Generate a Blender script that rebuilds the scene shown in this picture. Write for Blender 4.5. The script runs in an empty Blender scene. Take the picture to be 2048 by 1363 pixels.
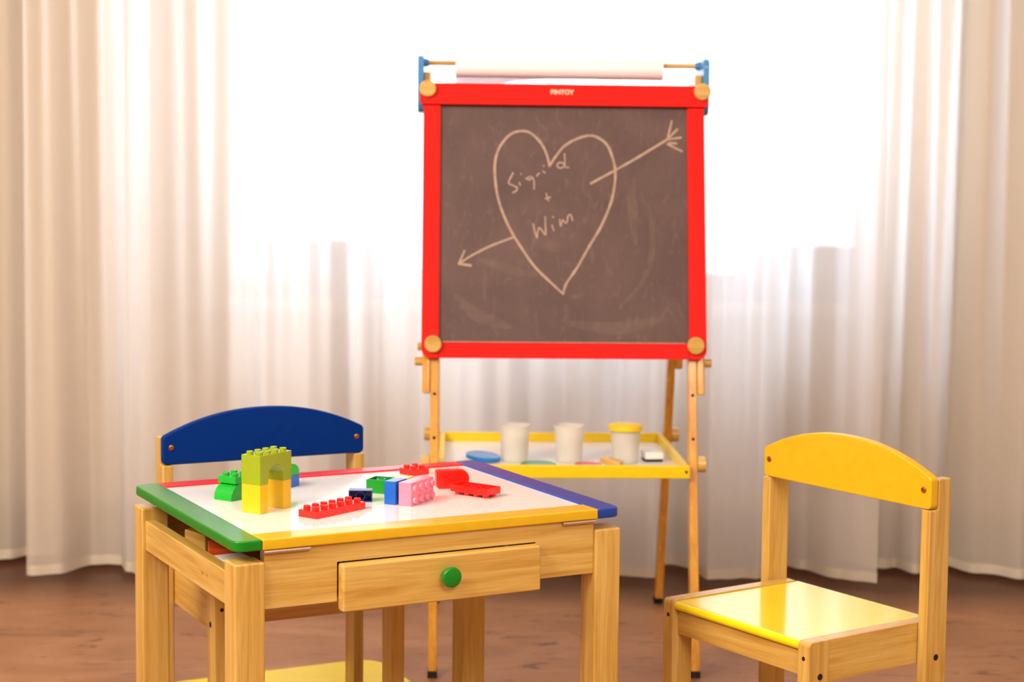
import bpy, bmesh, math, random
from mathutils import Vector, Matrix
random.seed(7)
SC = bpy.context.scene
COL = SC.collection
PI = math.pi
rad = math.radians

# ------------------------------------------------------------------ camera
CAM_H = 0.9154
cd = bpy.data.cameras.new('camera'); cam = bpy.data.objects.new('camera', cd); COL.objects.link(cam)
cd.sensor_width = 36.0; cd.lens = 3466.2 / 2048 * 36.0
cd.clip_start = 0.05; cd.clip_end = 200
pit, rol = rad(5.263), rad(0.6105)
fwd = Vector((0, math.cos(pit), -math.sin(pit))); up0 = Vector((0, math.sin(pit), math.cos(pit))); rt0 = Vector((1, 0, 0))
rt = rt0 * math.cos(rol) + up0 * math.sin(rol); up = up0 * math.cos(rol) - rt0 * math.sin(rol)
M3 = Matrix((rt, up, -fwd)).transposed()
cam.matrix_world = Matrix.Translation((0, 0, CAM_H)) @ M3.to_4x4()
cd.dof.use_dof = True; cd.dof.focus_distance = 2.2; cd.dof.aperture_fstop = 6.3
SC.camera = cam

# ------------------------------------------------------------------ world, lights, exposure
W = bpy.data.worlds.new('world'); SC.world = W; W.use_nodes = True
bg = W.node_tree.nodes['Background']; bg.inputs[0].default_value = (0.80, 0.89, 1.0, 1); bg.inputs[1].default_value = 7.0
SC.view_settings.view_transform = 'Standard'; SC.view_settings.look = 'None'
SC.view_settings.exposure = 0.0; SC.view_settings.gamma = 1.0; SC.view_settings.use_curve_mapping = False

def area(name, loc, target, size, power, color, sy=None):
    l = bpy.data.lights.new(name, 'AREA'); l.energy = power; l.color = color; l.size = size
    if sy: l.shape = 'RECTANGLE'; l.size_y = sy
    o = bpy.data.objects.new(name, l); COL.objects.link(o); o.location = loc
    o.rotation_euler = (Vector(target) - Vector(loc)).to_track_quat('-Z', 'Y').to_euler()
    return o
area('ceiling_lamp_light', (-1.6, 1.0, 2.36), (-0.1, 2.7, 0.4), 1.5, 150, (1.0, 0.92, 0.81))
area('ceiling_lamp_light', (0.9, -0.2, 2.42), (0.3, 2.8, 0.4), 1.4, 92, (1.0, 0.93, 0.83))

# ------------------------------------------------------------------ materials
def srgb(r, g, b):
    f = lambda c: (c / 255 / 12.92) if c / 255 <= 0.04045 else ((c / 255 + 0.055) / 1.055) ** 2.4
    return (f(r), f(g), f(b), 1)
def newmat(name):
    m = bpy.data.materials.new(name); m.use_nodes = True
    return m, m.node_tree, m.node_tree.nodes['Principled BSDF']
def setp(p, **k):
    for a, v in k.items():
        p.inputs[a.replace('_', ' ')].default_value = v
def noise(nt, vec_scale=(1, 1, 1), scale=5, detail=4, rough=0.5, coord='Object', dist=0.0):
    tc = nt.nodes.new('ShaderNodeTexCoord'); mp = nt.nodes.new('ShaderNodeMapping'); n = nt.nodes.new('ShaderNodeTexNoise')
    mp.inputs['Scale'].default_value = vec_scale
    n.inputs['Scale'].default_value = scale; n.inputs['Detail'].default_value = detail
    n.inputs['Roughness'].default_value = rough; n.inputs['Distortion'].default_value = dist
    nt.links.new(tc.outputs[coord], mp.inputs[0]); nt.links.new(mp.outputs[0], n.inputs['Vector'])
    return n
def ramp(nt, src, stops):
    r = nt.nodes.new('ShaderNodeValToRGB'); e = r.color_ramp.elements
    while len(e) < len(stops): e.new(0.5)
    for i, (pos, c) in enumerate(stops):
        e[i].position = pos; e[i].color = c
    nt.links.new(src, r.inputs[0]); return r
def mix(nt, a, b, fac):
    m = nt.nodes.new('ShaderNodeMix'); m.data_type = 'RGBA'
    for s, v in ((m.inputs[6], a), (m.inputs[7], b), (m.inputs[0], fac)):
        if hasattr(v, 'links'): nt.links.new(v, s)
        else: s.default_value = v
    return m.outputs[2]
def bump(nt, p, src, strength=0.1, dist=0.001):
    b = nt.nodes.new('ShaderNodeBump'); b.inputs['Strength'].default_value = strength; b.inputs['Distance'].default_value = dist
    nt.links.new(src, b.inputs['Height']); nt.links.new(b.outputs[0], p.inputs['Normal'])

def paint(name, c, rough=0.3, coat=0.3, grain=0.06):
    m, nt, p = newmat(name)
    n = noise(nt, scale=60, detail=3)
    dark = tuple(x * (1 - grain) for x in c[:3]) + (1,)
    r = ramp(nt, n.outputs['Fac'], [(0.35, dark), (0.65, c)])
    nt.links.new(r.outputs[0], p.inputs['Base Color'])
    setp(p, Roughness=rough, Coat_Weight=coat, Coat_Roughness=0.12)
    p.inputs['Specular IOR Level'].default_value = 0.3
    return m
def plastic(name, c, rough=0.22):
    m, nt, p = newmat(name)
    n = noise(nt, scale=25, detail=2)
    r = ramp(nt, n.outputs['Fac'], [(0.3, tuple(x * 0.96 for x in c[:3]) + (1,)), (0.7, c)])
    nt.links.new(r.outputs[0], p.inputs['Base Color'])
    setp(p, Roughness=rough, Subsurface_Weight=0.0)
    p.inputs['IOR'].default_value = 1.5
    return m
_wood = {}
def wood(axis='Z', tone=0):
    k = (axis, tone)
    if k in _wood: return _wood[k]
    tones = {0: ((209, 166, 82), (192, 142, 58), (221, 184, 106)),
             1: ((214, 148, 36), (198, 128, 26), (226, 166, 54)),     # easel's deeper yellow pine
             2: ((190, 126, 58), (176, 108, 42), (204, 146, 76))}
    a, b, c = [srgb(*t) for t in tones[tone]]
    m, nt, p = newmat('pine_wood_' + axis.lower() + '_' + ['light', 'golden', 'brown'][tone])
    s = {'X': (1.2, 26, 26), 'Y': (26, 1.2, 26), 'Z': (26, 26, 1.2)}[axis]
    n1 = noise(nt, s, scale=3.2, detail=5, rough=0.6, dist=0.6)
    n2 = noise(nt, tuple(v * 3 for v in s), scale=5, detail=3)
    r = ramp(nt, n1.outputs['Fac'], [(0.32, b), (0.5, a), (0.7, c)])
    r2 = ramp(nt, n2.outputs['Fac'], [(0.3, (0.86, 0.82, 0.76, 1)), (0.55, (1, 1, 1, 1))])
    mm = nt.nodes.new('ShaderNodeMix'); mm.data_type = 'RGBA'; mm.blend_type = 'MULTIPLY'; mm.inputs[0].default_value = 0.7
    nt.links.new(r.outputs[0], mm.inputs[6]); nt.links.new(r2.outputs[0], mm.inputs[7])
    nt.links.new(mm.outputs[2], p.inputs['Base Color'])
    setp(p, Roughness=0.42, Coat_Weight=0.6, Coat_Roughness=0.16)
    bump(nt, p, n2.outputs['Fac'], 0.06, 0.0005)
    _wood[k] = m
    return m

M = dict(
    green=paint('green_paint', srgb(8, 128, 22)), red=paint('red_paint', srgb(226, 22, 18)),
    blue=paint('blue_paint', srgb(14, 62, 160)), navy=paint('deep_blue_paint', srgb(0, 46, 124), 0.6, 0.0),
    yellow=paint('yellow_paint', srgb(250, 196, 18)), amber=paint('amber_yellow_paint', srgb(226, 178, 30)),
    seatyellow=paint('lemon_yellow_paint', srgb(250, 222, 16), 0.16, 0.6),
    white_top=paint('white_laminate', srgb(254, 251, 248), 0.12, 0.5, 0.02),
    sky_blue=paint('light_blue_paint', srgb(70, 140, 200)),
    ered=paint('easel_red_paint', srgb(232, 26, 16), 0.5, 0.0), eyellow=paint('easel_yellow_paint', srgb(246, 206, 20), 0.4, 0.15),
    p_lime=plastic('lime_plastic', srgb(148, 164, 24)), p_yellow=plastic('yellow_plastic', srgb(232, 186, 26)),
    p_green=plastic('green_plastic', srgb(16, 172, 48)), p_dgreen=plastic('dark_green_plastic', srgb(6, 140, 32)),
    p_red=plastic('red_plastic', srgb(235, 28, 18)), p_blue=plastic('blue_plastic', srgb(20, 98, 196)),
    p_navy=plastic('navy_plastic', srgb(10, 40, 110)), p_pink=plastic('pink_plastic', srgb(240, 138, 164)),
    p_cyan=plastic('bright_blue_plastic', srgb(0, 130, 215)), p_orange=plastic('orange_plastic', srgb(226, 84, 30)),
    paper=paint('white_paper', srgb(250, 240, 244), 0.7, 0.0, 0.02), white=paint('white_board', srgb(235, 232, 230), 0.3, 0.2, 0.02),
    rubber=paint('black_rubber', srgb(22, 20, 20), 0.6, 0.0), wallpaint=paint('wall_paint', srgb(216, 200, 178), 0.8, 0.0, 0.03),
    ceilpaint=paint('ceiling_paint', srgb(235, 230, 220), 0.85, 0.0, 0.02), frame=paint('window_frame_paint', srgb(140, 156, 186), 0.5, 0.1, 0.03),
    hole=paint('dark_hole', srgb(40, 22, 14), 0.8, 0.0), felt=paint('dark_felt', srgb(36, 30, 26), 0.9, 0.0),
    chalk=paint('chalk', srgb(184, 156, 138), 0.9, 0.0, 0.2), logo=paint('pale_print', srgb(250, 214, 186), 0.6, 0.0),
)
for _m, _v in (('navy', 0.08), ('ered', 0.12), ('amber', 0.2)):
    M[_m].node_tree.nodes['Principled BSDF'].inputs['Specular IOR Level'].default_value = _v
M['amber'].node_tree.nodes['Principled BSDF'].inputs['Coat Weight'].default_value = 0.3
def metal(name, c, rough):
    m, nt, p = newmat(name)
    n = noise(nt, scale=200, detail=2); r = ramp(nt, n.outputs['Fac'], [(0.3, tuple(x * .85 for x in c[:3]) + (1,)), (0.7, c)])
    nt.links.new(r.outputs[0], p.inputs['Base Color']); setp(p, Metallic=1.0, Roughness=rough); return m
M['steel'] = metal('hinge_steel', srgb(225, 215, 205), 0.3)
M['brass'] = metal('bronze_screw', srgb(196, 130, 70), 0.35)

# blackboard: brown-grey slate with wiped chalk dust
m, nt, p = newmat('chalkboard'); M['board'] = m
n1 = noise(nt, (1, 1, 1), 7, 5, 0.55, dist=1.2); n2 = noise(nt, (6, 1, 2.0), 9, 4, 0.6, dist=2.0)
c1 = ramp(nt, n1.outputs['Fac'], [(0.3, srgb(84, 60, 56)), (0.75, srgb(100, 74, 70))])
c2 = ramp(nt, n2.outputs['Fac'], [(0.56, (0, 0, 0, 1)), (0.78, (0.3, 0.3, 0.3, 1))])
nt.links.new(mix(nt, c1.outputs[0], srgb(142, 118, 104), c2.outputs[0]), p.inputs['Base Color'])
setp(p, Roughness=0.62)

# floor: reddish brown marbled stone
m, nt, p = newmat('brown_marbled_floor'); M['floor'] = m
n1 = noise(nt, (1, 1.8, 1), 3.0, 8, 0.6, dist=0.8); n2 = noise(nt, (1, 2.5, 1), 9, 8, 0.65, dist=1.5); n3 = noise(nt, (1, 3, 1), 30, 5, 0.6, dist=0.5)
c1 = ramp(nt, n1.outputs['Fac'], [(0.3, srgb(140, 92, 58)), (0.5, srgb(160, 108, 70)), (0.72, srgb(178, 128, 90))])
c2 = ramp(nt, n2.outputs['Fac'], [(0.34, (1, 1, 1, 1)), (0.43, (0.0, 0.0, 0.0, 1))])
c3 = ramp(nt, n3.outputs['Fac'], [(0.6, (0, 0, 0, 1)), (0.78, (0.75, 0.75, 0.75, 1))])
a = mix(nt, c1.outputs[0], srgb(104, 62, 42), c2.outputs[0])
stone = mix(nt, a, srgb(186, 142, 108), c3.outputs[0])
# floor colour blends to dark brown towards the window wall
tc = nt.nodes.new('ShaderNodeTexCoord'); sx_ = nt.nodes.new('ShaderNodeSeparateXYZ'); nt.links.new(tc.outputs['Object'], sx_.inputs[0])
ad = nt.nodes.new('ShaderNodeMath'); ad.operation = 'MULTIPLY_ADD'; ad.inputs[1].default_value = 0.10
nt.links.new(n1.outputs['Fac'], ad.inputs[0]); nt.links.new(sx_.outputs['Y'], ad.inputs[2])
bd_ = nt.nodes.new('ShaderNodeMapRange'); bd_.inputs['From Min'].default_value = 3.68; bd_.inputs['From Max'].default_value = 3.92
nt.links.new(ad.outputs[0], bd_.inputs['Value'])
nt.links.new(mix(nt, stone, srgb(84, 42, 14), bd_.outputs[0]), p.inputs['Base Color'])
setp(p, Roughness=0.38)
bump(nt, p, n3.outputs['Fac'], 0.05, 0.002)

# sheer curtain cloth
def cloth(name, transp, trans_c, diff_c, tr_share):
    m = bpy.data.materials.new(name); m.use_nodes = True; nt = m.node_tree; nt.nodes.clear()
    out = nt.nodes.new('ShaderNodeOutputMaterial'); tp = nt.nodes.new('ShaderNodeBsdfTransparent')
    tl = nt.nodes.new('ShaderNodeBsdfTranslucent'); df = nt.nodes.new('ShaderNodeBsdfDiffuse')
    n = noise(nt, (400, 1, 400), 2, 2)
    r = ramp(nt, n.outputs['Fac'], [(0.3, tuple(x * .95 for x in diff_c[:3]) + (1,)), (0.7, diff_c)])
    nt.links.new(r.outputs[0], df.inputs[0]); tl.inputs[0].default_value = trans_c
    a = nt.nodes.new('ShaderNodeMixShader'); a.inputs[0].default_value = tr_share
    nt.links.new(df.outputs[0], a.inputs[1]); nt.links.new(tl.outputs[0], a.inputs[2])
    b = nt.nodes.new('ShaderNodeMixShader')
    # threads close up when seen at a slant: less shows through on the flanks of a fold
    lw = nt.nodes.new('ShaderNodeLayerWeight'); lw.inputs['Blend'].default_value = 0.35
    mr = nt.nodes.new('ShaderNodeMapRange'); mr.inputs['To Min'].default_value = 1 - transp; mr.inputs['To Max'].default_value = 1.0
    nt.links.new(lw.outputs['Facing'], mr.inputs['Value']); nt.links.new(mr.outputs[0], b.inputs[0])
    nt.links.new(tp.outputs[0], b.inputs[1]); nt.links.new(a.outputs[0], b.inputs[2])
    nt.links.new(b.outputs[0], out.inputs[0]); return m
M['sheer'] = cloth('sheer_white_voile', 0.13, (0.92, 0.94, 0.98, 1), srgb(236, 220, 200), 0.48)
M['skirting'] = paint('shade_brown_skirting', srgb(74, 44, 26), 0.5, 0.2)  # dark brown puts the deep shade behind the curtain into the paint
M['hem'] = cloth('voile_hem', 0.05, (0.9, 0.88, 0.85, 1), srgb(238, 222, 200), 0.3)
# frosted plastic of the paint cups
m, nt, p = newmat('frosted_plastic'); M['frost'] = m
n = noise(nt, scale=40, detail=2); r = ramp(nt, n.outputs['Fac'], [(0.3, srgb(244, 238, 228)), (0.7, srgb(250, 246, 238))])
nt.links.new(r.outputs[0], p.inputs['Base Color']); setp(p, Roughness=0.5, Transmission_Weight=0.3, Alpha=0.6)
m, nt, p = newmat('window_glass'); M['glass'] = m
n = noise(nt, scale=2); r = ramp(nt, n.outputs['Fac'], [(0, (0.97, 0.98, 0.98, 1)), (1, (1, 1, 1, 1))]); nt.links.new(r.outputs[0], p.inputs['Base Color'])
setp(p, Roughness=0.0, Transmission_Weight=1.0); p.inputs['IOR'].default_value = 1.02

# ------------------------------------------------------------------ mesh helpers
def link(name, bm, mat, parent=None, smooth=True, loc=None):
    me = bpy.data.meshes.new(name)
    bmesh.ops.recalc_face_normals(bm, faces=bm.faces)
    bm.to_mesh(me); bm.free()
    me.materials.append(mat)
    if smooth:
        me.polygons.foreach_set('use_smooth', [True] * len(me.polygons))
        me.set_sharp_from_angle(angle=rad(50))
    o = bpy.data.objects.new(name, me); COL.objects.link(o)
    if smooth and len(me.polygons) < 4000:
        wn = o.modifiers.new('weighted_normals', 'WEIGHTED_NORMAL'); wn.keep_sharp = True; wn.weight = 90
    if parent: o.parent = parent
    if loc: o.location = loc
    return o
def box(x0, x1, y0, y1, z0, z1, bev=0.0, seg=2, bm=None):
    b2 = bmesh.new(); bmesh.ops.create_cube(b2, size=1)
    for v in b2.verts:
        v.co = Vector((x0 if v.co.x < 0 else x1, y0 if v.co.y < 0 else y1, z0 if v.co.z < 0 else z1))
    if bev: bmesh.ops.bevel(b2, geom=b2.edges[:], offset=bev, segments=seg, profile=0.5, affect='EDGES')
    return join(bm, b2)
def join(bm, b2):
    if bm is None: return b2
    me = bpy.data.meshes.new('t'); b2.to_mesh(me); b2.free(); bm.from_mesh(me); bpy.data.meshes.remove(me); return bm
def prism(pts, h0, h1, plane='XY', bev=0.0, seg=2, bm=None, only=None):
    """extrude a 2D outline; plane names the two outline axes, the rest is the extrusion axis"""
    b2 = bmesh.new()
    def P(a, b, h):
        return {'XY': (a, b, h), 'XZ': (a, h, b), 'YZ': (h, a, b)}[plane]
    lo = [b2.verts.new(P(a, b, h0)) for a, b in pts]; hi = [b2.verts.new(P(a, b, h1)) for a, b in pts]
    n = len(pts); b2.faces.new(lo); b2.faces.new(hi)
    side = [b2.faces.new((lo[i], lo[(i + 1) % n], hi[(i + 1) % n], hi[i])) for i in range(n)]
    bmesh.ops.recalc_face_normals(b2, faces=b2.faces)
    if bev:
        E = [e for e in b2.edges if e.calc_face_angle(0) > rad(25)]
        bmesh.ops.bevel(b2, geom=E, offset=bev, segments=seg, profile=0.5, affect='EDGES')
    return join(bm, b2)
def rounded(x0, x1, y0, y1, r, corners='abcd', n=6):
    """rounded rectangle outline; corners: a=x0y0 b=x1y0 c=x1y1 d=x0y1"""
    out = []
    for k, (cx, cy, a0) in {'a': (x0, y0, PI), 'b': (x1, y0, 1.5 * PI), 'c': (x1, y1, 0), 'd': (x0, y1, .5 * PI)}.items():
        if k in corners:
            ox = cx + (r if cx == x0 else -r); oy = cy + (r if cy == y0 else -r)
            out += [(ox + r * math.cos(a0 + t * PI / 2 / n), oy + r * math.sin(a0 + t * PI / 2 / n)) for t in range(n + 1)]
        else: out.append((cx, cy))
    return out
def cyl(p0, p1, r0, r1=None, n=32, bev=0.0, bm=None):
    r1 = r0 if r1 is None else r1
    p0, p1 = Vector(p0), Vector(p1); d = p1 - p0; L = d.length
    b2 = bmesh.new(); bmesh.ops.create_cone(b2, cap_ends=True, segments=n, radius1=r0, radius2=r1, depth=L)
    if bev:
        E = [e for e in b2.edges if e.calc_face_angle(0) > rad(40)]
        bmesh.ops.bevel(b2, geom=E, offset=bev, segments=3, profile=0.5, affect='EDGES')
    R = d.to_track_quat('Z', 'Y').to_matrix().to_4x4()
    bmesh.ops.transform(b2, matrix=Matrix.Translation((p0 + p1) / 2) @ R, verts=b2.verts)
    return join(bm, b2)
def lathe(prof, n=32, bm=None, at=(0, 0, 0)):
    b2 = bmesh.new(); rings = []
    for r, z in prof:
        rings.append([b2.verts.new((at[0] + r * math.cos(2 * PI * i / n), at[1] + r * math.sin(2 * PI * i / n), at[2] + z)) for i in range(n)] if r > 1e-6 else [b2.verts.new((at[0], at[1], at[2] + z))])
    for A, B in zip(rings, rings[1:]):
        for i in range(n):
            j = (i + 1) % n
            if len(A) == 1: b2.faces.new((A[0], B[j], B[i]))
            elif len(B) == 1: b2.faces.new((A[i], A[j], B[0]))
            else: b2.faces.new((A[i], A[j], B[j], B[i]))
    return join(bm, b2)
def shear_y(bm, s):
    for v in bm.verts: v.co.y += s * v.co.z
    return bm
def thing(name, label, cat, loc=(0, 0, 0), rz=0, group=None, rot=None):
    o = bpy.data.objects.new(name, None); COL.objects.link(o); o.empty_display_size = 0.05
    o.location = loc; o.rotation_euler = rot if rot else (0, 0, rz); o['label'] = label; o['category'] = cat
    if group: o['group'] = group
    return o
def tag(o, label, cat, group=None):
    o['label'] = label; o['category'] = cat
    if group: o['group'] = group
    return o
def structure(o, label=None):
    o['kind'] = 'structure'
    if label: o['label'] = label
    return o

# ------------------------------------------------------------------ room
WY = 4.30                                     # inner face of the window wall
RX, RY0, CH = 2.3, -1.7, 2.5
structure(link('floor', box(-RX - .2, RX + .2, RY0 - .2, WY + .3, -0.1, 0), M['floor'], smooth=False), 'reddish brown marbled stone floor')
structure(link('ceiling', box(-RX - .2, RX + .2, RY0 - .2, WY + .3, CH, CH + .1), M['ceilpaint'], smooth=False), 'pale ceiling')
structure(link('wall_left', box(-RX - .2, -RX, RY0 - .2, WY + .3, 0, CH), M['wallpaint'], smooth=False), 'beige side wall')
structure(link('wall_right', box(RX, RX + .2, RY0 - .2, WY + .3, 0, CH), M['wallpaint'], smooth=False), 'beige side wall')
structure(link('wall_front', box(-RX, RX, RY0 - .2, RY0, 0, CH), M['wallpaint'], smooth=False), 'beige wall behind the viewer')
wx0, wx1, wz0, wz1 = -0.72, 0.94, 0.62, 2.25
bm = box(-RX, wx0, WY, WY + .3, 0, CH); box(wx1, RX, WY, WY + .3, 0, CH, bm=bm)
box(wx0, wx1, WY, WY + .3, 0, wz0, bm=bm); box(wx0, wx1, WY, WY + .3, wz1, CH, bm=bm)
structure(link('wall_back', bm, M['wallpaint'], smooth=False), 'window wall behind the curtains')
structure(link('baseboard_back', box(-RX, RX, WY - .015, WY, 0, .10, .003), M['skirting']), 'skirting board under the window, coloured dark brown for the shade there')
wf = box(wx0, wx1, WY + .12, WY + .18, wz0, wz0 + .05, .004)
box(wx0, wx1, WY + .12, WY + .18, wz1 - .06, wz1, .004, bm=wf); box(wx0, wx0 + .06, WY + .12, WY + .18, wz0, wz1, .004, bm=wf)
box(wx1 - .06, wx1, WY + .12, WY + .18, wz0, wz1, .004, bm=wf)
win = structure(link('window_1', wf, M['frame']), 'wide window glowing behind the sheer curtain')
link('sash_rail', box(wx0 + .06, wx1 - .06, WY + .125, WY + .175, wz0 + .05, wz0 + .065, .004), M['frame'], win)
mid = (wx0 + wx1) / 2
link('mullion', box(mid - .03, mid + .03, WY + .11, WY + .175, wz0 + .05, wz1 - .06, .004), M['frame'], win)
for a, b in ((wx0 + .05, mid - .02), (mid + .02, wx1 - .05)):
    link('pane', box(a, b, WY + .148, WY + .152, wz0 + .13, wz1 - .05), M['glass'], win, smooth=False)
structure(link('trim_1', box(wx0 - .04, wx1 + .04, WY - .04, WY + .12, wz0 - .035, wz0, .006), M['ceilpaint']), 'window sill')

for a, b, lab in ((-.64, -.33, 'blurred grey planter box outside the window, left of the easel'), (.57, .90, 'blurred grey planter box outside the window, right of the easel')):
    t = thing('planter_box', lab, 'planter box', ((a + b) / 2, WY + .24, wz0), 0, 'planter boxes outside the window')
    h = (b - a) / 2; q = box(-h, h, -.05, .05, 0, .12, .004); link('box_shell', q, M['frame'], t)
    link('rim', box(-h - .006, h + .006, -.056, .056, .1205, .135, .003), M['frame'], t)

# ------------------------------------------------------------------ curtains
def interp(tab, x):
    if x <= tab[0][0]: return tab[0][1]
    for (a, ya), (b, yb) in zip(tab, tab[1:]):
        if x <= b:
            t = (x - a) / (b - a); t = t * t * (3 - 2 * t); return ya + (yb - ya) * t
    return tab[-1][1]
def curtain(name, tab, x0, x1, seed, label, ztop=2.42, dx=0.0035, back=0.0):
    R = random.Random(seed)
    waves = [(R.uniform(0.055, 0.16), R.uniform(0, 6.28), R.uniform(0.4, 1.0)) for _ in range(7)]
    cols = int((x1 - x0) / dx); zs = [0.012, 0.02, 0.034, 0.036, 0.08, 0.15, 0.25, 0.4, 0.6, 0.85, 1.1, 1.35, 1.7, 2.05, ztop]
    def yy(x, z):
        t = min(1, z / 1.5)
        ym = sum(y for _, y in tab) / len(tab)
        base = interp(tab, x) - ym
        f = sum(a * math.sin(2 * PI * x / L + ph + 0.35 * z * math.sin(ph * 3)) for L, ph, a in waves)
        f2 = abs(math.sin(PI * x / 0.061 + 1.3 * math.sin(x * 9 + seed))) ** 1.5
        return ym + back + base * (1 - 0.55 * t) + (0.004 + 0.008 * t) * f + (0.004 + 0.022 * t) * (f2 - .5)
    bm = bmesh.new(); G = [[bm.verts.new((x0 + (x1 - x0) * i / cols, yy(x0 + (x1 - x0) * i / cols, z), z)) for i in range(cols + 1)] for z in zs[2:]]
    for A, B in zip(G, G[1:]):
        for i in range(cols): bm.faces.new((A[i], A[i + 1], B[i + 1], B[i]))
    o = link(name, bm, M['sheer']); tag(o, label, 'curtain')
    for p_ in o.data.polygons: p_.use_smooth = True
    bm = bmesh.new()
    for off in (0.0, 0.0012):
        G = [[bm.verts.new((x0 + (x1 - x0) * i / cols, yy(x0 + (x1 - x0) * i / cols, z) - off, z)) for i in range(cols + 1)] for z in zs[:3]]
        for A, B in zip(G, G[1:]):
            for i in range(cols): bm.faces.new((A[i], A[i + 1], B[i + 1], B[i]))
    link('hem', bm, M['hem'], o)
    return o
tabC = [(-1.13, 3.93), (-1.09, 3.874), (-1.027, 3.892), (-.975, 4.0), (-.913, 3.996), (-.879, 3.919), (-.83, 3.885), (-.74, 3.93), (-.66, 4.02), (-.56, 3.93), (-.45, 3.9),
        (-.36, 4.0), (-.27, 4.03), (-.18, 3.92), (-.05, 3.9), (.04, 4.0), (.13, 4.03), (.2, 3.95), (.255, 3.932), (.329, 3.92), (.371, 4.06), (.426, 4.023), (.455, 3.91), (.565, 3.921), (.645, 4.08), (.691, 4.015), (.76, 3.93), (.836, 3.884)]
curtain('sheer_curtain', tabC, -1.10, 0.838, 3, 'wide white sheer curtain hanging in front of the bright window')
curtain('sheer_curtain', [(-2.2, 4.1), (-1.9, 4.0), (-1.6, 4.12), (-1.35, 4.0), (-1.187, 4.04), (-1.154, 4.08), (-1.05, 4.1)], -2.0, -1.06, 11, 'narrow strip of curtain at the far left edge, in shade')
curtain('sheer_curtain', [(.80, 4.09), (.876, 4.04), (.912, 4.055), (.948, 3.994), (1.045, 4.07), (1.097, 4.01), (1.179, 3.945), (1.3, 4.05), (1.5, 4.0), (1.8, 4.1), (2.0, 4.0)], .80, 2.0, 5, 'sheer curtain panel at the right, overlapping behind the wide one')
link('curtain_rail', cyl((-2.1, 4.0, 2.44), (2.1, 4.0, 2.44), .014), M['steel'])
tag(bpy.data.objects['curtain_rail'], 'metal rail carrying the sheer curtains above the window', 'curtain rail')
for x in (-2.0, 2.0):
    link('bracket', box(x - .01, x + .01, 3.995, WY, 2.43, 2.45), M['steel'], bpy.data.objects['curtain_rail'])

# ------------------------------------------------------------------ play table
TH = 0.48; TW, TD, LS = 0.5445, 0.4376, 0.0393
tb = thing('play_table', 'wooden play table with white top edged in green, red, blue and yellow', 'table', (-0.3311, 2.0508, 0), rad(27.956))
tt = 0.0134; rl = 0.036
top = link('tabletop', box(rl - .002, TW - rl + .002, .030, TD - .030, TH - tt, TH - .0025), M['white_top'], tb, smooth=False)
link('edge_rail', prism(rounded(0, rl, 0, TD, .014, 'ad'), TH - tt, TH, 'XY', .0022), M['green'], tb)['label'] = 'green edge rail'
link('edge_rail', prism(rounded(TW - rl, TW, 0, TD, .014, 'bc'), TH - tt, TH, 'XY', .0022), M['blue'], tb)['label'] = 'blue edge rail'
link('edge_rail', box(rl, TW - rl, TD - .032, TD, TH - tt, TH, .0018), M['red'], tb)['label'] = 'red edge rail'
link('edge_rail', box(rl, TW - rl, 0, .040, TH - tt, TH, .0018), M['amber'], tb)['label'] = 'yellow edge rail'
LT = TH - .0277
for u in (0, TW - LS):
    for v in (0, TD - LS):
        b = box(u, u + LS, v, v + LS, 0, LT, .003, 3)
        lg = link('leg', b, wood('Z'), tb)
AB = TH - .0875
# aprons; the front one is notched for the drawer
AF = TH - tt - .0005
pts = [(LS + .0005, AB), (.1351, AB), (.1351, TH - .0376), (.4162, TH - .0376), (.4162, AB), (TW - LS - .0005, AB), (TW - LS - .0005, AF), (LS + .0005, AF)]
link('apron', prism(pts, .006, .020, 'XZ'), wood('X'), tb, smooth=False)
link('apron', box(LS + .0005, TW - LS - .0005, TD - .020, TD - .006, AB, AF, .001), wood('X'), tb)
for u in (.005, TW - .021):
    ap = link('apron', box(u, u + .016, LS + .0005, TD - LS - .0005, AB, TH - .0455, .0012), wood('Y'), tb)
    if u < .1:
        for (yy_, zz_) in ((.140, TH - .0666), (.121, TH - .0660)):
            link('knot', cyl((u - .0002, yy_, zz_), (u + .001, yy_, zz_), .0024, n=16), wood('Y', 2), ap)
link('storage_floor', box(.021, TW - .021, .020, TD - .020, AB + .002, AB + .008), wood('X', 2), tb)
dr = link('drawer', box(.1358, .4155, -.012, .0055, TH - .0985, TH - .0385, .0032, 3), wood('X'), tb)
link('knob', lathe([(0, 0), (.009, 0), (.0085, .006), (.0125, .009), (.0132, .013), (.0128, .0155), (.011, .0168), (0, .0170)], 36), M['green'], dr)
kb = bpy.data.objects['knob']; kb.rotation_euler = (PI / 2, 0, 0); kb.location = (.2789, -.0115, TH - .0648)
db = box(.150, .156, .0205, .30, TH - .094, TH - .05); box(.395, .401, .0205, .30, TH - .094, TH - .05, bm=db); box(.1561, .3949, .0205, .30, TH - .094, TH - .09, bm=db)
link('drawer_box', db, wood('Y'), dr, smooth=False)
for a, b in ((.0385, .0985), (.4557, .5055)):
    link('hinge', cyl((a, .0020, TH - .0160), (b, .0020, TH - .0160), .0025, n=16, bev=.0004), M['steel'], tb)

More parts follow.
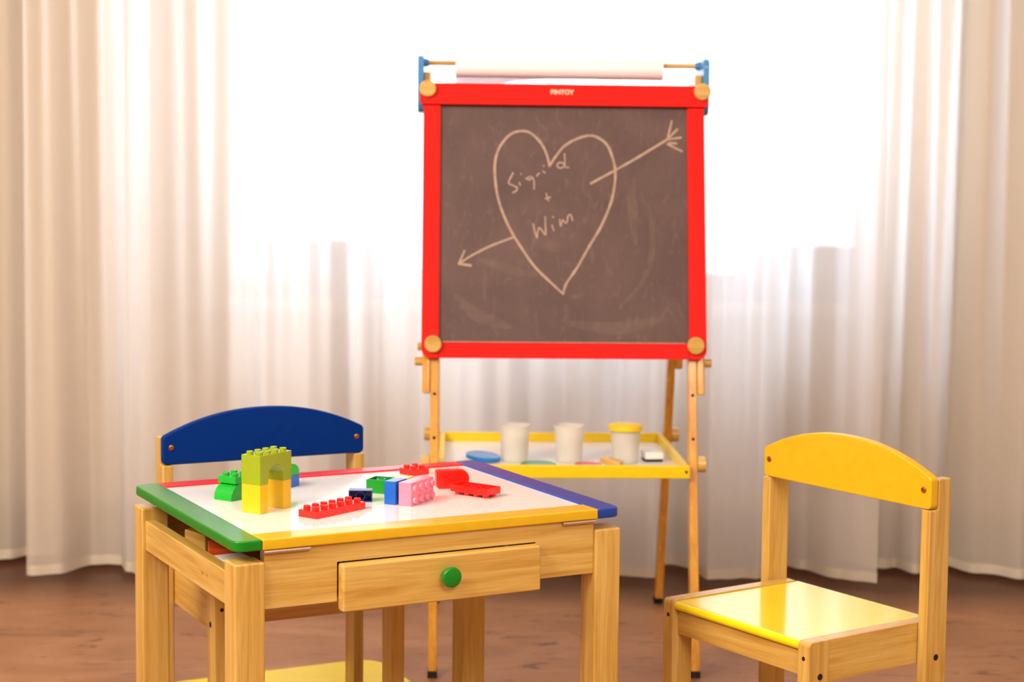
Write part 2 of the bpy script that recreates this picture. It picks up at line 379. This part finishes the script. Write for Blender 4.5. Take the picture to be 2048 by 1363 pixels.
# a few things lying in the open storage box under the lid
def inbox(name, u, v, z, rz, bm, mat, label, cat, group=None):
    a = rad(27.956); c, s = math.cos(a), math.sin(a)
    o = link(name, bm, mat, loc=(-0.3311 + c * u - s * v, 2.0508 + s * u + c * v, z)); o.rotation_euler = (0, 0, a + rz)
    return tag(o, label, cat, group)
ZF = AB + .0082
inbox('wooden_block', .055, .285, ZF, .2, box(-.016, .016, -.028, .028, 0, .036, .002), wood('Y'), 'pale wooden block inside the table, under the green rail', 'block')
inbox('toy_brick', .054, .215, ZF, -.3, box(-.016, .016, -.03, .03, 0, .031, .0012), M['p_orange'], 'orange brick inside the table, under the green rail', 'toy brick')
inbox('toy_brick', .052, .150, ZF, .1, box(-.02, .02, -.028, .028, 0, .026, .0012), M['white'], 'whitish brick low inside the table, near its left front corner', 'toy brick')

# ------------------------------------------------------------------ chairs
def make_chair(label, loc, rz, seat_m, back_m, tone=0):
    cw, cdp, hs = .2975, .2432, .3204
    a, b, pa, c = .0216, .0364, .0167, .0401
    hp, hb, he, hk = .5190, .4780, .5268, .5600
    hr = .2630
    t = thing('child_chair', label, 'chair', loc, rz, 'children chairs around the play table')
    for u0 in (0, cw - a):
        pr = rounded(0, b, 0, hs, .007, 'd')
        lg = link('leg', prism(pr, u0, u0 + a, 'YZ', .0012), wood('Z', tone), t)
        link('screw', cyl((u0 + a / 2, -.0003, hs - .023), (u0 + a / 2, .004, hs - .023), .0029, n=20), M['hole'], lg)
        xo = cw if u0 else 0; xi = xo - .002 if u0 else .002
        link('screw', cyl((xi, b / 2 + .002, hs - .048), (xo + (.0003 if u0 else -.0003), b / 2 + .002, hs - .048), .0045, n=20), M['hole'], lg)
        rr = rounded(b + .0003, cdp - .0005, hr, hs, .006, 'c')
        link('side_rail', prism(rr, u0 + .0004, u0 + a - .0004, 'YZ', .0012), wood('Y', tone), t)
        q0, q1 = (cw + .0002, cw + pa) if u0 else (-pa, -.0002)
        pts = [(cdp - c, 0), (cdp, 0), (cdp, hp), (cdp - c + .0155, hp), (cdp - c + .0155, hb - .0008), (cdp - c, hb - .0008)]
        po = link('rear_post', prism(pts, q0, q1, 'YZ', .0018), wood('Z', tone), t)
        xs = q1 if u0 else q0
        link('screw', cyl((xs - (.002 if u0 else -.002), cdp - c / 2, hs - .048), (xs + (.0003 if u0 else -.0003), cdp - c / 2, hs - .048), .0045, n=20), M['hole'], po)
    link('apron', box(a, cw - a, .009, .024, hs - .050, hs - .0165, .0012), wood('X', tone), t)
    link('apron', box(a, cw - a, cdp - .03, cdp - .015, hs - .050, hs - .0165, .0012), wood('X', tone), t)
    sp = [(.001 + .0065 - .0065 * math.cos(k * PI / 8), hs - .0085 - .0065 * math.sin(k * PI / 8 - PI / 2) * -1) for k in range(9)]
    prof = [(.0075 - .0065 * math.sin(k * PI / 8), hs - .0085 + .0065 * math.cos(k * PI / 8)) for k in range(9)] + [(cdp + .001, hs - .015), (cdp + .001, hs - .002)]
    link('seat', prism(prof, a + .0004, cw - a - .0004, 'YZ'), seat_m, t)
    # backrest panel with a bowed top edge
    x0, x1 = -pa + .0008, cw + pa - .0008; xm = (x0 + x1) / 2; hw = (x1 - x0) / 2; R = .007
    out = []
    for k in range(7): out.append((x0 + R - R * math.cos(k * PI / 12), hb + R - R * math.sin(k * PI / 12)))
    for k in range(7): out.append((x1 - R + R * math.sin(k * PI / 12), hb + R - R * math.cos(k * PI / 12)))
    N = 28; he2 = he - .004
    out.append((x1, he2 - .004))
    for k in range(N + 1):
        u = 1 - 2 * k / N; xx = xm + u * (hw - .0035)
        out.append((xx, he2 + (hk - he2) * (1 - abs(u) ** 2.15)))
    out.append((x0, he2 - .004))
    bk = link('backrest', prism(out, cdp - c + .0005, cdp - c + .0150, 'XZ', .0022, 3), back_m, t)
    for xx in (x0 + .0125, x1 - .0125):
        zz = hb + .0265
        link('screw', lathe([(0, .0006), (.0013, .0006), (.0016, .0016), (.0028, .0018), (.0042, .0012), (.0044, 0)], 24), M['brass'], bk)
        so = bk.children[-1]; so.rotation_euler = (PI / 2, 0, 0); so.location = (xx, cdp - c + .0004, zz)
    return t
CS = 1.0
make_chair('yellow wooden child chair with glossy yellow seat, right of the easel', (.2230, 2.4572, 0), rad(-55.359), M['seatyellow'], M['amber'])
make_chair('wooden child chair with dark blue backrest, behind the play table', (-.4227, 2.4411, 0), rad(27.238), M['navy'], M['navy'])

# yellow board on the floor under the blue chair
yb = prism(rounded(-.42, 0, -.30, 0, .05), 0, .012, 'XY', .002)
o = link('floor_board', yb, M['seatyellow'], loc=(-.2530, 3.225, .0005)); o.rotation_euler = (0, 0, rad(26.5))
tag(o, 'flat yellow board with rounded corners on the floor behind the blue chair legs', 'board')

# ------------------------------------------------------------------ toy bricks
P = .016
ZW = TH - .0025
def brick(name, label, nx, ny, h, mat, loc, rz, studs=True, hollow=False, rot=None, group=None, body=None, cat='toy brick', sh=.0045, tubes=False):
    """corner at the local origin, length along x, width along y"""
    t = thing(name, label, cat, loc, rz, group, rot)
    L, Wd = nx * P, ny * P
    if body is None:
        if hollow:
            w = .0015; b = box(0, L, 0, Wd, h - w, h, .0004)
            box(0, L, 0, w, 0, h - w, bm=b); box(0, L, Wd - w, Wd, 0, h - w, bm=b)
            box(0, w, w, Wd - w, 0, h - w, bm=b); box(L - w, L, w, Wd - w, 0, h - w, bm=b)
        else: b = box(0.0001, L - .0001, 0.0001, Wd - .0001, 0, h, .0006)
    else: b = body
    link('brick_body', b, mat, t)
    if studs:
        for i in range(nx):
            for j in range(ny):
                cx, cy = (i + .5) * P, (j + .5) * P
                s = lathe([(.0047, 0), (.0047, sh - .0005), (.0042, sh), (.0034, sh), (.0030, sh - .0012), (0, sh - .0012)], 24, at=(cx, cy, h - .0001))
                link('stud', s, mat, t)
    if tubes:
        for i in range(1, nx):
            for j in range(1, ny) if ny > 1 else (0.5,):
                link('tube', lathe([(.0052, h - .002), (.0052, .0006), (.0066, .0006), (.0066, h - .002)], 24, at=(i * P, j * P, 0)), mat, t)
    return t
ar = rad(58.12)
T0 = Vector((-.3271, 2.2383, ZW))
ex = Vector((math.cos(ar), math.sin(ar), 0)); ey = Vector((-math.sin(ar), math.cos(ar), 0)); ez = Vector((0, 0, 1))
brick('toy_brick', 'tall yellow brick, left pillar under the lime arch', 1, 2, .0384, M['p_yellow'], T0, ar, studs=False)
brick('toy_brick', 'tall yellow brick, right pillar under the lime arch', 1, 2, .0384, M['p_yellow'], T0 + ex * .048, ar, studs=False)
arch = [(0, 0), (.0165, 0), (.0165, .009)] + [(.032 - .0155 * math.cos(k * PI / 14), .009 + .0155 * math.sin(k * PI / 14)) for k in range(1, 14)] + [(.0475, .009), (.0475, 0), (.064, 0), (.064, .0384), (0, .0384)]
brick('arch_brick', 'lime green arch brick on top of two yellow pillars', 4, 2, .0384, M['p_lime'], T0 + ez * .0384, ar, body=prism(arch, .0001, .0319, 'XZ'))

# green wedge with a plate on top
gp = [(0, 0), (.060, 0), (.060, .0225), (.0165, .0225), (.0115, .0208), (.0065, .0172), (.0030, .0130), (.0006, .0080)]
G0 = Vector((-.3795, 2.3270, ZW)); ag = rad(57)
gx = Vector((math.cos(ag), math.sin(ag), 0))
brick('curved_brick', 'green curved slope brick standing left of the arch tower', 4, 2, .0225, M['p_green'], G0, ag, studs=False, body=prism(gp, .0001, .0319, 'XZ', .0008))
brick('toy_brick', 'small green plate with round studs on the green slope brick', 2, 2, .0096, M['p_green'], G0 + gx * .0085 + ez * .0225, ag)

# blue brick with green curved cap, right behind the tower
B0 = Vector((-.3028, 2.4582, ZW)) - .032 * Vector((math.cos(rad(62)), math.sin(rad(62)), 0))
brick('toy_brick', 'blue brick half hidden behind the arch tower, under a green cap', 2, 2, .0175, M['p_blue'], B0, rad(62), studs=False)
cp = [(0, 0), (.032, 0)] + [(.010 + .0215 * math.cos(k * PI / 16), .0035 + .0135 * math.sin(k * PI / 16)) for k in range(0, 9)] + [(0, .017)]
brick('curved_brick', 'green rounded cap brick peeping out behind the arch tower', 2, 2, .017, M['p_green'], B0 + ez * .0175, rad(62), studs=False, body=prism(cp, .0001, .0319, 'XZ'))

brick('toy_brick', 'long red studded plate in front of the arch tower', 6, 2, .0096, M['p_red'], (-.2506, 2.2100, ZW), rad(53.3), sh=.0052)

# lying bricks
brick('toy_brick', 'dark blue brick lying on its side, open end to the front', 2, 1, .0192, M['p_navy'], (-.2205, 2.3340, ZW + .016), 0, studs=False, hollow=True, tubes=True, rot=(-PI / 2, 0, rad(3)))
g = brick('toy_brick', 'green brick lying upside down behind the dark blue one', 2, 2, .0192, M['p_dgreen'], (0, 0, 0), 0, studs=False, hollow=True, tubes=True)
aa = rad(-20); e1 = Vector((math.cos(aa), math.sin(aa), 0)); e2 = Vector((-math.sin(aa), math.cos(aa), 0))
g.rotation_euler = (PI, 0, aa); g.location = Vector((-.2027, 2.4060, ZW + .0192)) + e2 * .032
brick('toy_brick', 'yellow brick behind the green upturned one, mostly hidden', 2, 2, .0145, M['p_yellow'], (-.1800, 2.4470, ZW), rad(-20), studs=False)
def standing(name, label, nx, ny, h, mat, corner, ang, studs=True, **k):
    """brick on its long edge: thickness (bottom to stud side) along ang, length along ang+90, width up"""
    n = Vector((math.cos(ang), math.sin(ang), 0)); l = Vector((-n.y, n.x, 0))
    R = Matrix((l, ez, n)).transposed()          # local x->l, y->up, z->n
    return brick(name, label, nx, ny, h, mat, Vector(corner), 0, studs=studs, rot=R.to_euler(), **k)
an = rad(-26)
nn = Vector((math.cos(an), math.sin(an), 0))
pk = Vector((-.1511, 2.3128, ZW))
standing('toy_brick', 'pink brick standing on its side with studs facing right', 4, 2, .0192, M['p_pink'], pk, an)
standing('toy_brick', 'medium blue brick standing on its side, left of the pink one', 2, 2, .0175, M['p_blue'], pk - nn * .0225 + Vector((0, 0.0, 0)), an, studs=False)
brick('toy_brick', 'small red studded plate at the back, by the red table rail', 2, 2, .0096, M['p_red'], (-.1456, 2.5442, ZW), rad(42))

# plate with one round end, standing on its long edge
rp = [(0, 0.004), (.004, 0), (.036, 0)] + [(.036 + .012 * math.cos(-PI / 2 + k * PI / 12), .0135 + .0135 * math.sin(-PI / 2 + k * PI / 12)) for k in range(1, 12)] + [(.036, .027), (0, .027)]
t = thing('round_end_brick', 'red brick with one rounded end, standing on its edge', 'toy brick', (-.1052, 2.4395, ZW), rad(14))
link('brick_body', prism(rp, 0, .0125, 'XZ', .0008), M['p_red'], t)
for i in range(3):
    link('stud', cyl((.008 + i * P, .0124, .0135), (.008 + i * P, .0165, .0135), .0047, n=20), M['p_red'], t)
    link('rib', cyl((.007 + i * .0125, .002, .0270), (.007 + i * .0125, .0105, .0270), .0012, n=10), M['p_red'], t)
ai = rad(-36)
t = brick('toy_brick', 'red plate lying upside down on its studs, right of the round ended one', 4, 2, .0096, M['p_red'], (0, 0, 0), 0, hollow=True, tubes=True)
ix = Vector((math.cos(ai), math.sin(ai), 0)); iy = Vector((-math.sin(ai), math.cos(ai), 0))
t.rotation_euler = (PI, 0, ai); t.location = Vector((-.049, 2.396, ZW + .0096 + .0045)) - ix * .032 + iy * .016

# ------------------------------------------------------------------ easel
EX, EY = .1035, 3.14; EYAW = rad(2.1); S1, S2, D0 = .22, .26, .600
E_ = thing('easel', 'children easel with red framed blackboard, paper roll and yellow tray', 'easel', (EX, EY, 0), EYAW)
fy = lambda z: S1 * z
ry = lambda z: D0 - S2 * z
for sx in (-1, 1):
    x0, x1 = sorted((sx * .2365, sx * .2525))
    lg = link('leg', shear_y(box(x0, x1, 0, .030, .012, 1.09, .0015), S1), wood('Z', 1), E_)
    link('rubber_foot', shear_y(box(x0 - .001, x1 + .001, -.001, .031, 0, .0125, .001), S1), M['rubber'], lg)
    for z in (.515, .434): link('screw', cyl((sx * .2445, fy(z) - .0006, z), (sx * .2445, fy(z) + .004, z), .0030, n=16), M['hole'], lg)
    lg = link('leg', shear_y(box(x0, x1, D0 - .030, D0, .012, 1.09, .0015), -S2), wood('Z', 1), E_)
    link('rubber_foot', shear_y(box(x0 - .001, x1 + .001, D0 - .031, D0 + .001, 0, .0125, .001), -S2), M['rubber'], lg)
    # outer side blocks with round knobs
    a0, a1 = sorted((sx * .2527, sx * .2680))
    for (s, off, zlo, zhi) in ((S1, 0, .515, .600), (-S2, D0 - .030, .53, .60)):
        bl = link('side_block', shear_y(box(a0, a1, off + .001, off + .029, zlo, zhi, .003), s), wood('Z', 1), E_)
        yk = off + .015 + s * .572
        link('knob', cyl((sx * .2675, yk, .574), (sx * .2825, yk, .574), .0085, bev=.001), wood('X'), bl)
    for yk in (fy(.386) + .012, ry(.386) - .015):
        link('knob', cyl((sx * .2527, yk, .386), (sx * .2690, yk, .386), .0150, bev=.0015), wood('X'), E_)
    # blue top plates
    b0, b1 = sorted((sx * .2700, sx * .2815))
    pl = link('top_bracket', prism(rounded(.232, .352, 1.046, 1.155, .018), b0, b1, 'YZ', .0015), M['sky_blue'], E_)
    c0, c1 = sorted((sx * .2565, sx * .2698))
    link('spacer', box(c0, c1, .250, .345, 1.06, 1.124, .0015), wood('Z'), pl)
    link('dowel_socket', cyl((sx * .2700, .292, 1.144), (sx * .2610, .292, 1.144), .0085, .0065, 24), M['sky_blue'], pl)
# red frames front and back
def easel_frame(side, board_mat, extra):
    """side=+1 front; panel in a plane of slope s, thickness th, in front of the legs"""
    s = S1 if side > 0 else -S2; off = 0 if side > 0 else D0
    ya, yb = (-.018, -.0003) if side > 0 else (off + .0003, off + .018)
    fr = link('board_frame', shear_y(prism(rounded(-.2700, -.2370, .583, 1.060, .018, 'a'), ya + .001 * side, yb, 'XZ', .0018), s), M['ered'], E_)
    shp = shear_y(prism(rounded(.2370, .2700, .583, 1.060, .018, 'b'), ya + .001 * side, yb, 'XZ', .0018), s)
    link('frame_stile', shp, M['ered'], fr)
    link('frame_rail', shear_y(box(-.2368, .2368, ya + .001, yb, .583, .6125, .0016), s), M['ered'], fr)
    yt = (ya - .006, yb) if side > 0 else (ya, yb + .006)
    tr = link('frame_rail', shear_y(prism(rounded(-.2770, .2770, 1.0605, 1.1015, .006), yt[0], yt[1], 'XZ', .002), s), M['ered'], fr)
    ym = (ya + .008, yb - .0005) if side > 0 else (ya + .0005, yb - .008)
    bd = link('board_panel', shear_y(box(-.2369, .2369, ym[0], ym[1], .6120, 1.0604), s), board_mat, E_, smooth=False)
    for x, z in ((-.2620, 1.0900), (.2650, 1.0900), (-.2480, .6100), (.2480, .6100)):
        yf = (yt[0] if z > 1 else ya) if side > 0 else (yt[1] if z > 1 else yb)
        k = cyl((x, yf + s * z - side * .0115, z), (x, yf + s * z + side * .002, z), .0160, bev=.0015)
        link('knob', k, wood('X'), E_)
    return fr, bd, ym[0]
fr, bd, yb_ = easel_frame(1, M['board'], True)
bd['label'] = 'brown-grey chalkboard panel'
link('chalk_dust', shear_y(box(-.2300, .2300, -.0145, -.0102, .6126, .6140, .0004), S1), M['chalk'], fr)
fr2, wb, _ = easel_frame(-1, M['white'], False)
# chalk drawing
STROKES = [[(-0.0284,0.9469),(-0.0338,0.968),(-0.0446,0.989),(-0.0624,1.0064),(-0.0801,1.0116),(-0.1013,1.006),(-0.1187,0.9882),(-0.1291,0.967),(-0.133,0.9423),(-0.1312,0.9108),(-0.1263,0.8828),(-0.1172,0.855),(-0.1028,0.8237),(-0.0814,0.7892),(-0.0566,0.7548),(-0.0284,0.7274),(-0.002,0.7035)],[(-0.002,0.7035),(0.0038,0.7226),(0.0239,0.7522),(0.0482,0.7941),(0.0691,0.829),(0.0865,0.8676),(0.0951,0.8991),(0.0985,0.9342),(0.0932,0.9623),(0.0825,0.9868),(0.0648,1.0007),(0.0471,1.0041),(0.0224,0.9968),(0.0013,0.9842),(-0.0127,0.9682),(-0.0284,0.9452)],[(0.0511,0.9127),(0.1284,0.9556),(0.199,0.9986)],[(0.199,0.9986),(0.2079,1.0341)],[(0.199,0.9986),(0.2184,1.0183)],[(0.199,0.9986),(0.2255,1.0025)],[(0.2025,0.9916),(0.2166,0.9911)],[(0.199,0.9898),(0.2272,0.976)],[(-0.0956,0.8099),(-0.141,0.7921),(-0.1758,0.7743),(-0.2001,0.7585)],[(-0.2001,0.7585),(-0.1899,0.7829)],[(-0.2001,0.7585),(-0.1773,0.7553)],[(-0.0975,0.9314),(-0.1064,0.9131),(-0.1,0.9082),(-0.0901,0.9034),(-0.0915,0.8978),(-0.0985,0.8935)],[(-0.0829,0.9299),(-0.0824,0.9287)],[(-0.0857,0.9133),(-0.0843,0.908)],[(-0.0734,0.9201),(-0.0685,0.9233),(-0.0614,0.9236),(-0.0576,0.915),(-0.0577,0.901)],[(-0.072,0.9211),(-0.0663,0.9184),(-0.0607,0.9227)],[(-0.0523,0.9256),(-0.0509,0.9284),(-0.0478,0.9312)],[(-0.0394,0.9458),(-0.0388,0.9447)],[(-0.0404,0.9355),(-0.0366,0.9318)],[(0.0001,0.9469),(-0.0008,0.9442),(-0.0033,0.9422),(-0.0066,0.9415),(-0.01,0.9422),(-0.0125,0.9441),(-0.0134,0.9468),(-0.0126,0.9494),(-0.0101,0.9514),(-0.0067,0.9522),(-0.0033,0.9515),(-0.0008,0.9496),(0.0001,0.9469)],[(0.0009,0.969),(0.0014,0.9563),(0.0022,0.9444),(0.0089,0.9426)],[(-0.0344,0.8928),(-0.0301,0.8789)],[(-0.0358,0.883),(-0.0263,0.8859)],[(-0.0592,0.8353),(-0.0563,0.8214),(-0.052,0.8089)],[(-0.052,0.8089),(-0.0486,0.827),(-0.0416,0.8215),(-0.0352,0.8146),(-0.036,0.8327),(-0.0362,0.8488)],[(-0.0218,0.8488),(-0.021,0.8477)],[(-0.0234,0.8329),(-0.0198,0.8224)],[(-0.0087,0.8435),(-0.0065,0.8309),(-0.0031,0.8428),(0.0018,0.8373),(0.0053,0.8394),(0.0074,0.8499),(0.0123,0.8528),(0.0159,0.8423)]]
def smooth_line(p, n=8):
    if len(p) < 3: return p
    q = [p[0]] + list(p) + [p[-1]]; out = []
    for i in range(1, len(q) - 2):
        for k in range(n):
            t = k / n
            out.append(tuple(0.5 * (2 * q[i][d] + (q[i + 1][d] - q[i - 1][d]) * t + (2 * q[i - 1][d] - 5 * q[i][d] + 4 * q[i + 1][d] - q[i + 2][d]) * t * t + (3 * q[i][d] - q[i - 1][d] - 3 * q[i + 1][d] + q[i + 2][d]) * t ** 3) for d in (0, 1)))
    return out + [p[-1]]
bm = bmesh.new(); LIFT = 0
for si, st in enumerate(STROKES):
    line = smooth_line(st); w0 = (.0024 if si < 3 else (.0021 if si < 11 else .0015))
    prev = None; LIFT += .00001
    for i, (x, z) in enumerate(line):
        a = line[max(0, i - 1)]; b = line[min(len(line) - 1, i + 1)]
        d = Vector((b[0] - a[0], b[1] - a[1])); d = d.normalized() if d.length else Vector((1, 0))
        w = w0 * random.uniform(.82, 1.15); nx_, nz_ = -d.y * w, d.x * w
        ex_ = d * (w0 * .6) * (-1 if i == 0 else (1 if i == len(line) - 1 else 0))
        y = yb_ - .0003 - LIFT
        pr = [bm.verts.new((x + k * nx_ + ex_.x, y + S1 * (z + k * nz_), z + k * nz_ + ex_.y)) for k in (-1, 1)]
        if prev: bm.faces.new((prev[0], pr[0], pr[1], prev[1]))
        prev = pr
ch = link('chalk_drawing', bm, M['chalk'], bd, smooth=False); ch['label'] = 'chalk heart with an arrow and handwriting'
m, nt, p = newmat('wiped_chalk'); M['smear'] = m
n = noise(nt, (1, 1, 1), 60, 4, 0.7, dist=1.0); rr_ = ramp(nt, n.outputs['Fac'], [(0.35, (0.02, 0.02, 0.02, 1)), (0.7, (0.13, 0.13, 0.13, 1))])
p.inputs['Base Color'].default_value = srgb(200, 172, 150); nt.links.new(rr_.outputs[0], p.inputs['Alpha']); setp(p, Roughness=0.9)
SM = [([(.128, .905), (.130, .868), (.137, .796)], .010), ([(.160, .88), (.167, .844), (.168, .787), (.150, .729), (.102, .676)], .006), ([(-.165, .768), (-.131, .758), (-.084, .743), (-.036, .741)], .008),
      ([(.010, .698), (.037, .700)], .007), ([(-.06, .800), (-.01, .790)], .014), ([(-.21, .70), (-.16, .66), (-.10, .64)], .012), ([(.0, .650), (.10, .64), (.19, .66)], .012)]
bm = bmesh.new()
for si, (st, w0) in enumerate(SM):
    line = smooth_line(st, 12); prev = None
    for i, (x, z) in enumerate(line):
        a = line[max(0, i - 1)]; b = line[min(len(line) - 1, i + 1)]
        d = Vector((b[0] - a[0], b[1] - a[1])).normalized(); w = w0 * (0.15 + 0.85 * math.sin(PI * (i + .3) / (len(line) - .4)))
        y = yb_ - .00012 - si * .000012
        pr = [bm.verts.new((x - k * d.y * w, y + S1 * (z + k * d.x * w), z + k * d.x * w)) for k in (-1, 1)]
        if prev: bm.faces.new((prev[0], pr[0], pr[1], prev[1]))
        prev = pr
link('chalk_smears', bm, M['smear'], bd, smooth=False)['label'] = 'faint wiped chalk smears'
# small pale print on the top rail
fc = bpy.data.curves.new('t', 'FONT'); fc.body = 'PINTOY'; fc.size = .0125; fc.align_x = 'CENTER'; fc.align_y = 'CENTER'; fc.extrude = .0001; fc.offset = .0004
fo = bpy.data.objects.new('t', fc); COL.objects.link(fo)
me = bpy.data.meshes.new_from_object(fo.evaluated_get(bpy.context.evaluated_depsgraph_get())); bpy.data.objects.remove(fo)
me.materials.clear(); me.materials.append(M['logo'])
lo = bpy.data.objects.new('printed_logo', me); COL.objects.link(lo); lo.parent = fr
lo.rotation_euler = (PI / 2 - math.atan(S1), 0, 0); lo.location = (-.0045, -.0244 + S1 * 1.0860, 1.0860); lo['label'] = 'small pale print on the red top rail'
# paper roll on its dowel (a loose roll that lifts off)
dw = link('dowel', cyl((-.262, .292, 1.144), (.262, .292, 1.144), .0048), wood('X'), E_)
rt_ = thing('paper_roll', 'roll of white drawing paper on the dowel above the blackboard', 'paper roll', (EX, EY, 0), EYAW)
bm = bmesh.new(); n = 40
ringdefs = [(-.209, .0185), (.197, .0190)]
def ring(x, r): return [bm.verts.new((x, .292 + r * math.cos(2 * PI * i / n), 1.1345 + r * math.sin(2 * PI * i / n))) for i in range(n)]
o0, o1 = ring(-.209, .0178), ring(.197, .0190); i0, i1 = ring(-.209, .0143), ring(.197, .0148)
for i in range(n):
    j = (i + 1) % n
    bm.faces.new((o0[i], o0[j], o1[j], o1[i])); bm.faces.new((i0[i], i1[i], i1[j], i0[j])); bm.faces.new((o0[i], i0[i], i0[j], o0[j])); bm.faces.new((o1[i], o1[j], i1[j], i1[i]))
link('roll', bm, M['paper'], rt_)
bm = bmesh.new()
rows = []
for k in range(9):
    t_ = k / 8; z = 1.128 - t_ * .062; y = .310 + .004 * math.sin(t_ * 3)
    xr = -.209 + (.406 * (1 - t_) ** 3 if t_ < .5 else .075)
    xr = .19 if k == 0 else (.02 if k == 1 else (-.09 if k == 2 else -.125))
    rows.append([bm.verts.new((-.209 + (xr + .209) * c / 10, y + .002 * math.sin(c), z)) for c in range(11)])
for A, B in zip(rows, rows[1:]):
    for c in range(10): bm.faces.new((A[c], A[c + 1], B[c + 1], B[c]))
m = bpy.data.materials.new('thin_paper'); m.use_nodes = True; nt = m.node_tree; pp = nt.nodes['Principled BSDF']; M['thin'] = m
nn_ = noise(nt, scale=20); rr_ = ramp(nt, nn_.outputs['Fac'], [(0.3, srgb(244, 238, 246)), (0.7, srgb(250, 246, 250))]); nt.links.new(rr_.outputs[0], pp.inputs['Base Color'])
pp.inputs['Roughness'].default_value = 0.7
tl = nt.nodes.new('ShaderNodeBsdfTranslucent'); tl.inputs[0].default_value = (.9, .88, .95, 1); ms = nt.nodes.new('ShaderNodeMixShader'); ms.inputs[0].default_value = 0.5
nt.links.new(pp.outputs[0], ms.inputs[1]); nt.links.new(tl.outputs[0], ms.inputs[2]); nt.links.new(ms.outputs[0], nt.nodes['Material Output'].inputs[0])
link('loose_sheet', bm, M['thin'], rt_)

# tray
zt0, zt1 = .363, .3870; yF = fy(.375) - .016; yR = ry(.375) + .006
tf = link('tray_frame', box(-.2362, .2362, yF, yF + .014, zt0, zt1, .002), M['eyellow'], E_)
link('tray_side', box(-.2362, .2362, yR - .020, yR - .006, zt0, zt1, .002), M['eyellow'], tf)
for sx in (-1, 1):
    a0, a1 = sorted((sx * .2362, sx * .2242))
    link('tray_side', box(a0, a1, yF + .0142, yR - .0202, zt0, zt1, .002), M['eyellow'], tf)
    link('screw', cyl((sx * .2290, yF - .0005, .376), (sx * .2290, yF + .004, .376), .0028, n=16), M['hole'], tf)
link('tray_floor', box(-.2241, .2241, yF + .0142, yR - .0202, .3645, .3685), M['white'], E_)
ZT = .3687
def disc_lid(label, x, y, mat, r=.0345, rot=(0, 0, 0), z=ZT):
    t = thing('pot_lid', label, 'lid', (x, y, z), group='paint pot lids', rot=rot)
    link('lid_disc', lathe([(0, 0), (r - .0008, 0), (r, .0008), (r, .0062), (r - .001, .0072), (r - .004, .0074), (r - .006, .0062), (0, .0062)], 40), mat, t)
disc_lid('blue pot lid lying at the left of the yellow tray', -.0546, 3.366, M['p_cyan'], rot=(0.05, 0.10, 0), z=ZT + .0052)
disc_lid('green pot lid lying between the two left paint cups', .0530, 3.300, M['p_dgreen'])
disc_lid('red pot lid lying in front of the middle paint cup', .1490, 3.300, M['p_red'], r=.026)
def cup(label, x, y, lid=None):
    t = thing('paint_cup', label, 'cup', (x, y, ZT), group='paint cups')
    link('cup_wall', lathe([(0, 0), (.0245, 0), (.0258, .002), (.0290, .068), (.0312, .0685), (.0312, .0715), (.0295, .0715), (.0280, .069), (.0245, .003), (0, .002)], 40), M['frost'], t)
    if lid: link('cup_lid', lathe([(0.0313, .0640), (.0338, .0640), (.0342, .0700), (.0322, .0745), (.0270, .0770), (0, .0772)], 40), lid, t)
cup('empty translucent paint cup, leftmost in the yellow tray', .0074, 3.370)
cup('empty translucent paint cup, middle one in the yellow tray', .1140, 3.372)
cup('translucent paint cup closed with a yellow lid', .2246, 3.370, M['eyellow'])
o = link('wooden_block', box(-.021, .021, -.011, .011, 0, .012, .0015), wood('X'), loc=(.1945, 3.318, ZT + .0030)); o.rotation_euler = (0, rad(12), rad(-25)); tag(o, 'small pale wooden block lying tilted beside the red lid', 'block')
t = thing('board_eraser', 'white board eraser with dark felt underside at right of the tray', 'eraser', (.2800, 3.395, ZT), rad(8))
link('felt', box(-.017, .017, -.02, .02, 0, .0045, .0015), M['felt'], t)
link('handle', box(-.019, .019, -.022, .022, .0047, .0190, .003), M['white'], t)
